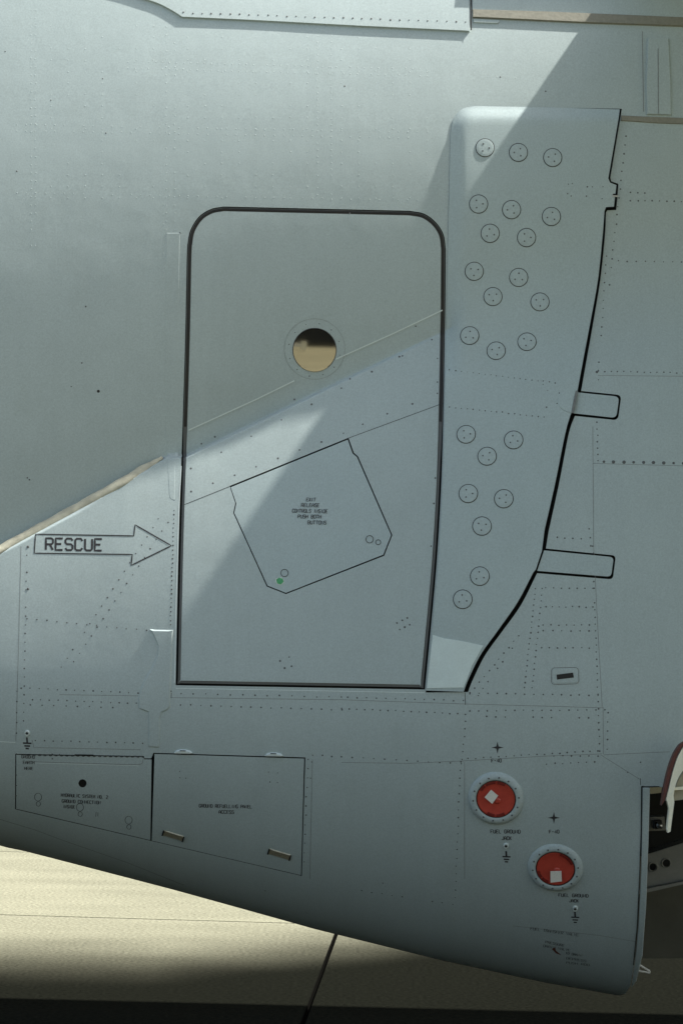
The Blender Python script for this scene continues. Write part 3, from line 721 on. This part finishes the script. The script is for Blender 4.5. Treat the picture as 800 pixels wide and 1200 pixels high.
plate('added_shade_lip', [(552, -17), (790, -8.5), (790, -50), (552, -50)], M_skin, air, h=.042, bev=.004)  # unseen overhang, added to throw shade on the upper panel
plate('cable_cover', rounded([(757.5, 44), (783, 44.5), (785.5, 95), (786, 136), (756.5, 135), (755.5, 95)], [3, 3, 0, 0, 0, 0]), M_skin, air, h=.010, bev=.004)
strip_obj('cover_seam', [([(770, 58), (770.5, 134)], False), ([(751.5, 38), (753, 132)], False)], .8, M_faint, air, h=.0112)
plate('vent_plate', rounded([(646, 783), (677, 782.5), (677.5, 801), (646, 802)], 5), M_skin, skin, h=.0015, bev=.003)
strip_obj('vent_frame', [(rounded([(645.5, 782.5), (677.3, 782), (677.8, 801.3), (645.5, 802.3)], 5), True)], .6, M_faint, skin, h=.0016, step=2)
plate('vent_slot', [(651.5, 790.5), (671, 788), (672, 794), (652, 796.5)], M_black, skin, h=.0025, bev=.0005)

# ---- seams
faint = [([(70, 814), (162, 815.5)], False), ([(201, 817.5), (400, 820), (545, 825)], False), ([(545, 825), (640, 827.5), (706, 829.5)], False),
         ([(694, 500), (695, 640), (699, 720), (705, 828)], False), ([(707, 884.5), (760, 882), (784, 881)], False), ([(706, 828), (706.5, 884)], False),
         ([(400, 893.5), (480, 894.5), (545, 891.5), (640, 886), (705, 883.5)], False), ([(704, 885), (748.5, 913)], False), ([(544, 893), (544, 1030)], False),
         ([(25, 640), (22, 760), (19, 868)], False), ([(38, 867), (40, 876), (165, 878.5)], False), ([(0, 960), (40, 972), (75, 985), (150, 1011), (212, 1036)], False),
         ([(700, 440), (800, 441)], False), ([(366, 890), (363, 1030)], False), ([(694, 543), (800, 546)], False), ([(600, 1085), (700, 1096), (748, 1104)], False)]
strip_obj('panel_seam', faint, .55, M_faint, skin, h=.0003)
strip_obj('dark_seam', [([(544.5, 812), (545, 826)], False), ([(0, 960), (40, 972), (75, 985), (150, 1011), (215, 1037)], False), ([(749.5, 912), (750, 920)], False), ([(201, 812), (200.7, 818)], False)], .7, M_seam, skin, h=.0004)
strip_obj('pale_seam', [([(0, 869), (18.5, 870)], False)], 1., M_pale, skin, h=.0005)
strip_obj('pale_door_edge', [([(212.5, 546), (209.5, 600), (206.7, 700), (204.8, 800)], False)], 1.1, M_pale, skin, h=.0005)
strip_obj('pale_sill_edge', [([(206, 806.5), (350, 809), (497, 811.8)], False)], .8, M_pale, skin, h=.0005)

# ---- rivets
g = []
g += line((32, 640), (28, 845), 21, .15)+line((32, 725), (172, 739), 13)+line((186, 608), (66, 792), 19, .05)+line((197, 612), (80, 786), 18, .05)
g += line((204, 598), (200, 732), 27)+line((25, 806), (162, 812), 14)+line((38, 820), (160, 824), 13)+line((36, 826), (160, 830), 10, .3)
g += line((212, 813), (400, 817), 14)+line((212, 826), (400, 832), 17)+line((42, 868), (167, 871), 13)+line((20, 810), (19, 945), 12, .2)
g += line((407, 817), (542, 821), 13, .3)+line((400, 830), (545, 837), 17)+line((550, 812), (700, 815), 15)+line((550, 833), (708, 832), 16)+line((548, 839), (700, 842), 15, .3)
g += line((400, 887), (540, 895), 12)+line((366, 885), (400, 887), 4)+line((548, 889), (700, 880), 18)+line((638, 886), (700, 886), 7, .2)+line((640, 895), (696, 893), 7, .2)
for y, a, b, n in ((689, 639, 694, 7), (711, 639, 694, 8), (732, 636, 690, 7), (739, 636, 690, 6), (759, 634, 690, 7)): g += line((a, y), (b, y+.6), n)
g += line((627, 690), (614, 806), 19)+line((635, 690), (623, 806), 17)+line((694, 640), (702, 880), 30, .05)+line((712, 835), (711, 878), 5)+line((607, 745), (550, 813), 11)+line((600, 760), (560, 815), 8, .3)
g += line((652, 630), (680, 631.5), 4)+line((690, 620), (692, 640), 3)+line((710, 300), (700, 445), 15, .1)+line((700, 435), (800, 437), 14)+line((699, 495), (700, 540), 7)
g += line((733, 160), (713, 334), 18, .1)+line((724, 306), (798, 307), 8)+line((738, 235), (798, 236), 8)+line((738, 225), (755, 226), 3)
g += line((539, 893), (533, 1052), 18)+line((361, 890), (356, 1010), 12)+line((400, 1040), (530, 1060), 12, .3)+line((545, 845), (541, 890), 6)+line((366, 893), (364, 912), 2)
g += [(62, 884), (70, 884), (62, 889), (311, 1044), (448, 1035), (750, 893), (735, 905)]
g += line((199, 742), (193, 796), 7)+line((191, 742), (189, 796), 7)+[(185, 780), (181, 790), (177, 797), (192, 806), (200, 810), (194, 812)]
g += line((215, 1037), (360, 1070), 5, .4)
dots('fairing_rivets', g, .0033, .0004, M_grime, skin, base=.0002, kind='stuff')
dots('plate_rivets', line((215, 16), (545, 27), 31), .0036, .0015, M_grime, air, base=.010, kind='stuff')
dots('heavy_rivets', line((707, 541), (800, 543), 9, .15)+[(33, 690), (33, 641), (699, 435.5)], .0062, .0012, M_grime, skin, kind='stuff')
b = []
for x0 in (37, 42, 195, 205, 372, 388):
    b += line((x0, 12), (x0, 288 if x0 < 300 else 228), 30, .12)
for y0 in (72, 80, 146, 153, 226): b += line((150 if y0 < 90 else 20, y0), (500, y0+9), 44, .12)
for x0 in range(60, 520, 20):
    if abs(x0-200) > 8 and abs(x0-380) > 8: b += line((x0, 30), (x0, 232), 16, .35)
b += line((192, 240), (191, 480), 22, .2)+line((555, 60), (555, 118), 8)+line((640, 60), (745, 62), 10, .2)+line((560, 90), (745, 96), 18, .2)
dots('skin_rivets', b, .0028, .00045, M_rivet, skin, kind='stuff')
dots('paint_nicks', [(115.5, 458.5)], .0062, .0008, M_black, skin, jit=0, sides=10, kind='stuff')
dots('stray_specks', [(33, 560), (34.5, 562), (84, 453), (96, 425), (101, 359), (60, 117), (124, 156), (121, 92), (6, 60), (20, 200), (586, 90), (639, 107), (573, 14), (404, 101), (410, 250)], .0035, .0008, M_grime, skin, kind='stuff')

# ---- arrow and stencils
arrow = [(42, 626), (157, 628), (158.5, 615), (201, 639.5), (154, 662.5), (155.2, 649.8), (40.5, 648.3)]
strip_obj('rescue_arrow', [(arrow, True)], 1.5, M_mark, skin, h=.0006, step=4)
# mitre: small caps at the corners
lettering([('RESCUE', 54, 644.3, 119.5, 645.3, 13.5)], 2.6, M_mark, skin)
lettering([('GROUND', 25.5, 888.3, 41, 888.9, 3.4), ('EARTH', 27.5, 895, 40.5, 895.4, 3.4), ('HERE', 29, 902, 39, 902.3, 3.4)], .8, M_markf, skin, h=.0006)
def earth(cx, cy, s=1., sl=0.):
    strip_obj('earth_symbol', [([(cx-.5, cy-7*s), (cx, cy-.5)], False), ([(cx-5*s, cy-.3-sl), (cx+5*s, cy+.1+sl)], False), ([(cx-3.4*s, cy+3*s-sl*.6), (cx+3.4*s, cy+3.3*s+sl*.6)], False), ([(cx-2*s, cy+6*s), (cx+2*s, cy+6.3*s)], False)], 2.1, M_mark, skin, h=.0004, step=2)
earth(32.3, 871); earth(593, 1004, .95); earth(673.5, 1075, .95)
def socket(cx, cy):
    plate('earth_socket', circ(cx, cy, 3.6, 3.8, 14), M_pale, skin, h=.005, bev=.003, step=2)
    strip_obj('socket_hole', [(circ(cx, cy-.3, .9, n=8), True)], 1.4, M_black, skin, h=.0065, step=1)
socket(32.3, 859); socket(592.5, 991); socket(673.5, 1064.5)
def star(cx, cy):
    pts = []
    for i in range(8):
        r = 7.2 if i % 2 == 0 else 2.0; a = math.pi*i/4; pts.append((cx+r*math.cos(a), cy+r*math.sin(a)))
    plate('star_mark', pts, M_mark, skin, h=.0005, bev=.0003, step=2)
star(582.5, 876); star(648.5, 958.3)
lettering([('F-40', 575.5, 893.5, 587, 893.2, 4.), ('FUEL GROUND', 574.5, 976.2, 609, 976.6, 4.), ('JACK', 587.5, 984, 598.5, 984.3, 4.),
           ('F-40', 643, 976.6, 654.5, 976.4, 3.8), ('FUEL GROUND', 654, 1050.5, 688.5, 1051.6, 3.6), ('JACK', 666.5, 1057, 677, 1057.4, 3.4)], 1.05, M_markf, skin, h=.0004)
lettering([('FUEL TRANSFER VALVE', 621, 1089.5, 677, 1097.5, 3.2), ('PRESSURE', 638.5, 1105, 660.5, 1109.5, 2.8), ('DRAIN VALVE', 636, 1109.5, 667, 1115, 2.8),
           ('TO DRAIN', 662, 1118, 681, 1121, 2.6), ('DEPRESS', 663, 1124, 686, 1127.5, 2.6), ('PUSH ROD', 663, 1129, 690, 1132, 2.4)], .6, M_markf, skin, h=.0004)
plate('rust_scrape', [(646, 1112), (650, 1110), (651, 1114), (657, 1119), (651, 1117)], M_rust, skin, h=.001, bev=.0004)

# ---- fuel ports: raised ring (aircraft) and red cover plugged into it
def lathe(prof, N=40):
    V = []; Fs = []
    for r, h in prof:
        for i in range(N): w_ = 2*math.pi*i/N; V.append((r*math.cos(w_), r*math.sin(w_), h))
    for k in range(len(prof)-1):
        for i in range(N): j = (i+1) % N; Fs.append((k*N+i, k*N+j, (k+1)*N+j, (k+1)*N+i))
    return V, Fs
def local_mesh(name, V, Fs, m, parent, smooth=False, **k):
    o = meshobj(name, V, Fs, m, parent, smooth=smooth, **k); return o
def port(px, py, label, tag, lugs):
    c = unproj([(px, py)]); p, n = P(c[:, 0], c[:, 1], 0.); rad = .0735
    V, Fs = lathe([(.112, -.04), (.106, -.004), (.100, .002), (.094, .0058), (.087, .0076), (.080, .0076), (.0755, .006), (.0750, -.02)])
    ring = local_mesh('port_ring', V, Fs, M_skin, air, smooth=True)
    ring.matrix_parent_inverse = air_inv; place(ring, px, py, .007, lean=.12)
    sv = []; sf = []
    for i in range(14):
        a = 2*math.pi*i/14+.1; cx, cy = .0875*math.cos(a), .0875*math.sin(a); o = len(sv)
        for h in (.004, .0092):
            for s in range(6): sv.append((cx+.0035*math.cos(s*1.0472), cy+.0035*math.sin(s*1.0472), h))
        sf.append(tuple(o+6+s for s in range(6)))
        for s in range(6): sf.append((o+s, o+(s+1) % 6, o+6+(s+1) % 6, o+6+s))
    local_mesh('ring_screws', sv, sf, M_grime, ring, kind='stuff')
    cov = empty('port_cover', (0, 0, 0), label=label, cat='cover', group='red covers in the fuel ports')
    place(cov, px, py, .007, lean=.12)
    V, Fs = lathe([(.0742, -.015), (.0742, .004), (.070, .006), (.066, .0045), (.020, .0065), (0.0005, .007)]); local_mesh('cover_disc', V, Fs, M_red, cov, smooth=True)
    V, Fs = lathe([(.0753, -.01), (.0753, .0075), (.0738, .0078), (.0735, .003)]); local_mesh('cover_rim', V, Fs, M_black, cov)
    for a0, a1 in lugs:
        N = 8; V = []; Fs = []
        for i in range(N+1):
            a = math.radians(a0+(a1-a0)*i/N)
            for r, h in ((.0735, .003), (.0725, .0085), (.062, .0085), (.0605, .004)): V.append((r*math.cos(a), r*math.sin(a), h))
        for i in range(N):
            for j in range(3): Fs.append((i*4+j, i*4+j+1, (i+1)*4+j+1, (i+1)*4+j)[::-1])
        Fs += [(0, 1, 2, 3), tuple(N*4+j for j in (3, 2, 1, 0))]
        local_mesh('rim_lug', V, Fs, M_dred, cov)
    # finger grip in the middle
    V, Fs = lathe([(.013, .005), (.012, .010), (.006, .011), (.0005, .011)], 16); local_mesh('grip_knob', [(a+.006, b_-.006, h) for a, b_, h in V], Fs, M_red, cov, smooth=True)
    # tag: corners given in photo pixels, turned into the cover's own plane
    up_, rt_ = None, None
    q = cov.matrix_basis.inverted()
    cc = unproj(tag); pp, nn = P(cc[:, 0], cc[:, 1], .012); loc = [q @ Vector(x) for x in pp]
    V = [(v.x, v.y, .0120) for v in loc]+[(v.x, v.y, .0135) for v in loc]
    local_mesh('white_tag', V, [(4, 5, 6, 7), (0, 1, 5, 4), (1, 2, 6, 5), (2, 3, 7, 6), (3, 0, 4, 7)], M_white, cov)
    return cov
port(581, 935, 'upper red round fuel port cover with a white tag tilted like a diamond', [(567.8, 932), (576.7, 939.5), (583.6, 930.3), (575.3, 923.5)], ((60, 85), (92, 125), (240, 265), (272, 300), (130, 150)))
port(650.5, 1016, 'lower red round fuel port cover with an upright square white tag', [(645, 1030), (658.2, 1028.7), (657.6, 1017.3), (644.8, 1017.5)], ((20, 45), (48, 75), (190, 215), (220, 245)))

# ---- wheel bay, right edge
def W(px, py, y): return plane_pt(px, py, y)
def quadprism(name, px4, y0, y1, m, parent, **k):
    V = [W(*q, y0) for q in px4]+[W(*q, y0)+np.array([0, y1-y0, 0]) for q in px4]; n = len(px4)
    Fs = [tuple(range(n))[::-1], tuple(range(n, 2*n))]+[(i, (i+1) % n, n+(i+1) % n, n+i) for i in range(n)]
    o = meshobj(name, V, Fs, m, parent)
    bm = bmesh.new(); bm.from_mesh(o.data); bmesh.ops.recalc_face_normals(bm, faces=bm.faces); bm.to_mesh(o.data); bm.free(); return o
bayo = empty('wheel_bay', (1.2, 0, .4), parent=air)
binv = Matrix.Translation((-1.2, 0, -.4))
def inbay(o): o.matrix_parent_inverse = binv; return o
# inner lining: back wall, ceiling
inbay(quadprism('back_wall', [(690, 1010), (1300, 960), (1300, 1118), (690, 1124)], 1.15, 1.2, M_olive, bayo))
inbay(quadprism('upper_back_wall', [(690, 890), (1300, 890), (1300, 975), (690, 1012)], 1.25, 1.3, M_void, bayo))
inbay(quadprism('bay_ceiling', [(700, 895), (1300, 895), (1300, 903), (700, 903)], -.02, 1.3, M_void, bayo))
# strip of skin along the bay's rear edge
strip = [(752.2, 923), (761, 923), (759, 990), (756.5, 1060), (752, 1120), (745, 1150), (739.5, 1157), (744.5, 1118), (747.5, 1085), (750.6, 1020)]
o = plate('bay_edge_strip', strip, M_skin, air, h=.002, bev=.002)
strip_obj('bay_edge_gap', [([(751, 921), (750.6, 970), (749, 1020), (746, 1085), (741.5, 1130)], False), ([(751, 921.7), (772, 921.3)], False)], 1., M_black, air, h=.004)
# spar with lightening holes
def spar():
    top = [(745, 1006), (805, 988)]; V = []; y = .55
    out = [(740, 1007), (806, 986), (806, 1033), (757, 1042), (740, 1045)]
    hol = [(764.5, 1016), (780, 1011.5)]
    me = [np.array(q, float) for q in out]; pts = [*out]; ed = [(i, (i+1) % len(out)) for i in range(len(out))]
    for h in hol:
        c = circ(h[0], h[1], 4.2, 4.8, 16); o_ = len(pts); pts += c; ed += [(o_+i, o_+(i+1) % 16) for i in range(16)]
    r = delaunay_2d_cdt([Vector((p[0], -p[1])) for p in pts], ed, [], 1, 1e-6)
    q = np.array([(v.x, -v.y) for v in r[0]]); T = [tuple(f) for f in r[2]]
    c = np.array([q[list(f)].mean(0) for f in T]); ok = np.ones(len(T), bool)
    for h in hol: ok &= np.hypot((c[:, 0]-h[0])/4.2, (c[:, 1]-h[1])/4.8) > .95
    V = [W(a, b_, y) for a, b_ in q]; T = [f for f, k_ in zip(T, ok) if k_]
    sp_ = meshobj('spar_plate', V, T, M_spar, bayo); inbay(sp_)
    md = sp_.modifiers.new('thick', 'SOLIDIFY'); md.thickness = .012
    for h in hol:
        V, Fs = lathe([(.021, 0), (.020, .006), (.0155, .006), (.0145, -.01)], 20); p = W(h[0], h[1], y-.001)
        inbay(meshobj('hole_flange', [(p[0]+a, p[1]-hh, p[2]+b_) for a, b_, hh in V], Fs, M_spar, bayo, smooth=True))
    inbay(quadprism('spar_back', [(745, 1000), (810, 980), (810, 1028), (745, 1042)], .70, .72, M_void, bayo))
    inbay(quadprism('spar_cap', [(740, 1045), (757, 1041.5), (808, 1031.5), (808, 1034.5), (757, 1046), (740, 1049)], .50, .66, M_spar, bayo))
M_spar = mat('grey green primer', (.23, .225, .19), .55, var=.12, scale=20)
spar()
# upper fittings
inbay(quadprism('fitting_block', [(757, 923), (775, 922), (774, 929), (762, 930.5)], .30, .40, M_cream, bayo))
inbay(quadprism('bracket', [(757, 958), (778, 957), (779, 973), (757, 974)], .42, .50, M_spar, bayo))
inbay(quadprism('bracket_lug', [(766, 962), (775, 961.5), (775, 971), (767, 972)], .36, .42, M_void, bayo))
V, Fs = lathe([(.012, 0), (.012, .02), (.009, .026), (.0005, .028)], 16); p = W(771.5, 967, .36)
inbay(meshobj('bracket_bolt', [(p[0]+a, p[1]-hh, p[2]+b_) for a, b_, hh in V], Fs, M_steel, bayo, smooth=True))
# open gear door standing out of the bay: curved shell, maroon outside, cream flange
def gear_door():
    outer = smooth([(802, 869), (795.5, 873.5), (788.5, 885), (782.5, 902), (778, 922), (774.5, 944)], 5)
    inner = smooth([(803.5, 872), (799, 875), (792.5, 886.5), (787, 902.7), (782.3, 922), (778.5, 938)], 5)
    innr2 = smooth([(812, 896), (806, 897), (800.5, 902), (794, 912), (790, 924), (787.5, 940)], 5)
    gd = empty('gear_door', W(785, 930, -.3), parent=air)
    inv = Matrix.Translation(-Vector(W(785, 930, -.3)))
    def shell(name, A, B, y0, y1, m):
        n = len(A); a0 = [W(*q, y0) for q in A]; b0 = [W(*q, y0) for q in B]; off = np.array([0, y1-y0, 0])
        V = a0+b0+[q+off for q in a0]+[q+off for q in b0]; Fs = []
        for i in range(n-1):
            Fs += [(i, i+1, n+i+1, n+i), (2*n+i, 3*n+i, 3*n+i+1, 2*n+i+1), (i, 2*n+i, 2*n+i+1, i+1), (n+i, n+i+1, 3*n+i+1, 3*n+i)]
        Fs += [(0, n, 3*n, 2*n), (n-1, 3*n-1, 4*n-1, 2*n-1)]
        o = meshobj(name, V, Fs, m, gd); o.matrix_parent_inverse = inv
        bm = bmesh.new(); bm.from_mesh(o.data); bmesh.ops.recalc_face_normals(bm, faces=bm.faces); bm.to_mesh(o.data); bm.free()
    shell('door_skin', outer, inner, -.30, -.255, M_maroon)
    shell('door_flange', [q+np.array([1.2, .3]) for q in inner], innr2, -.305, -.27, M_cream)
    o = quadprism('door_strut', [(780, 935), (788, 928), (789.5, 940), (787.5, 955), (785, 974.5), (782, 976), (781, 972), (783.5, 948)], -.31, -.275, M_cream, gd); o.matrix_parent_inverse = inv
    o = quadprism('door_liner', [(790, 923), (808, 921), (808, 925), (790, 926)], -.29, -.24, M_cream, gd); o.matrix_parent_inverse = inv
    o = quadprism('door_lower_liner', [(789, 926), (808, 925), (808, 936), (788, 938.5)], -.26, -.22, M_brassp, gd); o.matrix_parent_inverse = inv
    o = quadprism('door_upper_liner', [(806, 899), (801, 903), (795, 912), (791, 922), (808, 921)], -.25, -.22, M_brassp, gd); o.matrix_parent_inverse = inv
M_brassp = mat('beige lining', (.36, .34, .25), .6, var=.1)
gear_door()
# bent white rod under the bay edge
def rod(name, pts, y, rad, m, parent):
    V = []; Fs = []; ps = [W(*q, y) for q in pts]
    for a, b_ in zip(ps[:-1], ps[1:]):
        t = (b_-a)/np.linalg.norm(b_-a); s = np.cross(t, [0, 1, 0]); u = np.cross(t, s); o = len(V)
        for e in (a, b_):
            for i in range(8): V.append(e+rad*(s*math.cos(i*math.pi/4)+u*math.sin(i*math.pi/4)))
        for i in range(8): j = (i+1) % 8; Fs.append((o+i, o+j, o+8+j, o+8+i))
        Fs += [tuple(o+i for i in range(8))[::-1], tuple(o+8+i for i in range(8))]
    return meshobj(name, V, Fs, m, parent)
r = rod('bent_rod', [(744.5, 1128.5), (753, 1133.5), (760.5, 1138), (760, 1140), (744, 1137)], .56, .0042, M_white, bayo); inbay(r)

# ------------------------------------------------------------------ what stands behind the photographer and shows in the round window
M_hangar = mat('dark hangar cladding', (.035, .036, .032), .8, var=.2, scale=.6)
M_hroof = mat('hangar roof sheet', (.10, .10, .095), .6, var=.1, scale=.4)
han = empty('hangar', (0, -75, 0), label='low dark hangar across the apron, reflected in the round door window', cat='building')
hinv = Matrix.Translation((0, 75, 0))
def box(name, a, b, m, parent, inv=None, **k):
    (x0, y0, z0), (x1, y1, z1) = a, b
    V = [(x0, y0, z0), (x1, y0, z0), (x1, y1, z0), (x0, y1, z0), (x0, y0, z1), (x1, y0, z1), (x1, y1, z1), (x0, y1, z1)]
    o = meshobj(name, V, [(3, 2, 1, 0), (4, 5, 6, 7), (0, 1, 5, 4), (1, 2, 6, 5), (2, 3, 7, 6), (3, 0, 4, 7)], m, parent, **k)
    if inv: o.matrix_parent_inverse = inv
    return o
box('wall', (-45, -100, -.02), (45, -75, 8), M_hangar, han, hinv)
V = []
for y in (-101, -74):
    pass
n = 16
for i in range(n+1):
    a = math.pi*i/n; yy = -87.5+13.2*math.cos(a); zz = 8.0+3.5*math.sin(a); V += [(-45.5, yy, zz), (45.5, yy, zz)]
Fs = [(2*i, 2*i+1, 2*i+3, 2*i+2) for i in range(n)]+[tuple(2*i for i in range(n+1)), tuple(2*i+1 for i in range(n+1))[::-1]]
o = meshobj('roof', V, Fs, M_hroof, han); o.matrix_parent_inverse = hinv
for i in range(6):
    box('sliding_door', (-40+i*13.5, -75, .02), (-40+i*13.5+13.2, -74.85, 6.8), M_hangar, han, hinv)
bar = empty('streak_rail', (-1.4, -70, 0), label='small white rail added to give the pale streak in the round window', cat='streak_rail')
binv2 = Matrix.Translation((1.4, 70, 0))  # rail added behind the camera to make the streak in the window
box('added_rail', (-2.6, -70.06, .12), (-1.55, -69.94, .24), M_white, bar, binv2)
box('added_end_block', (-1.57, -70.12, .0), (-1.38, -69.88, .30), M_cream, bar, binv2)
box('added_rail_foot', (-2.5, -70.1, 0), (-2.4, -69.9, .14), M_white, bar, binv2)
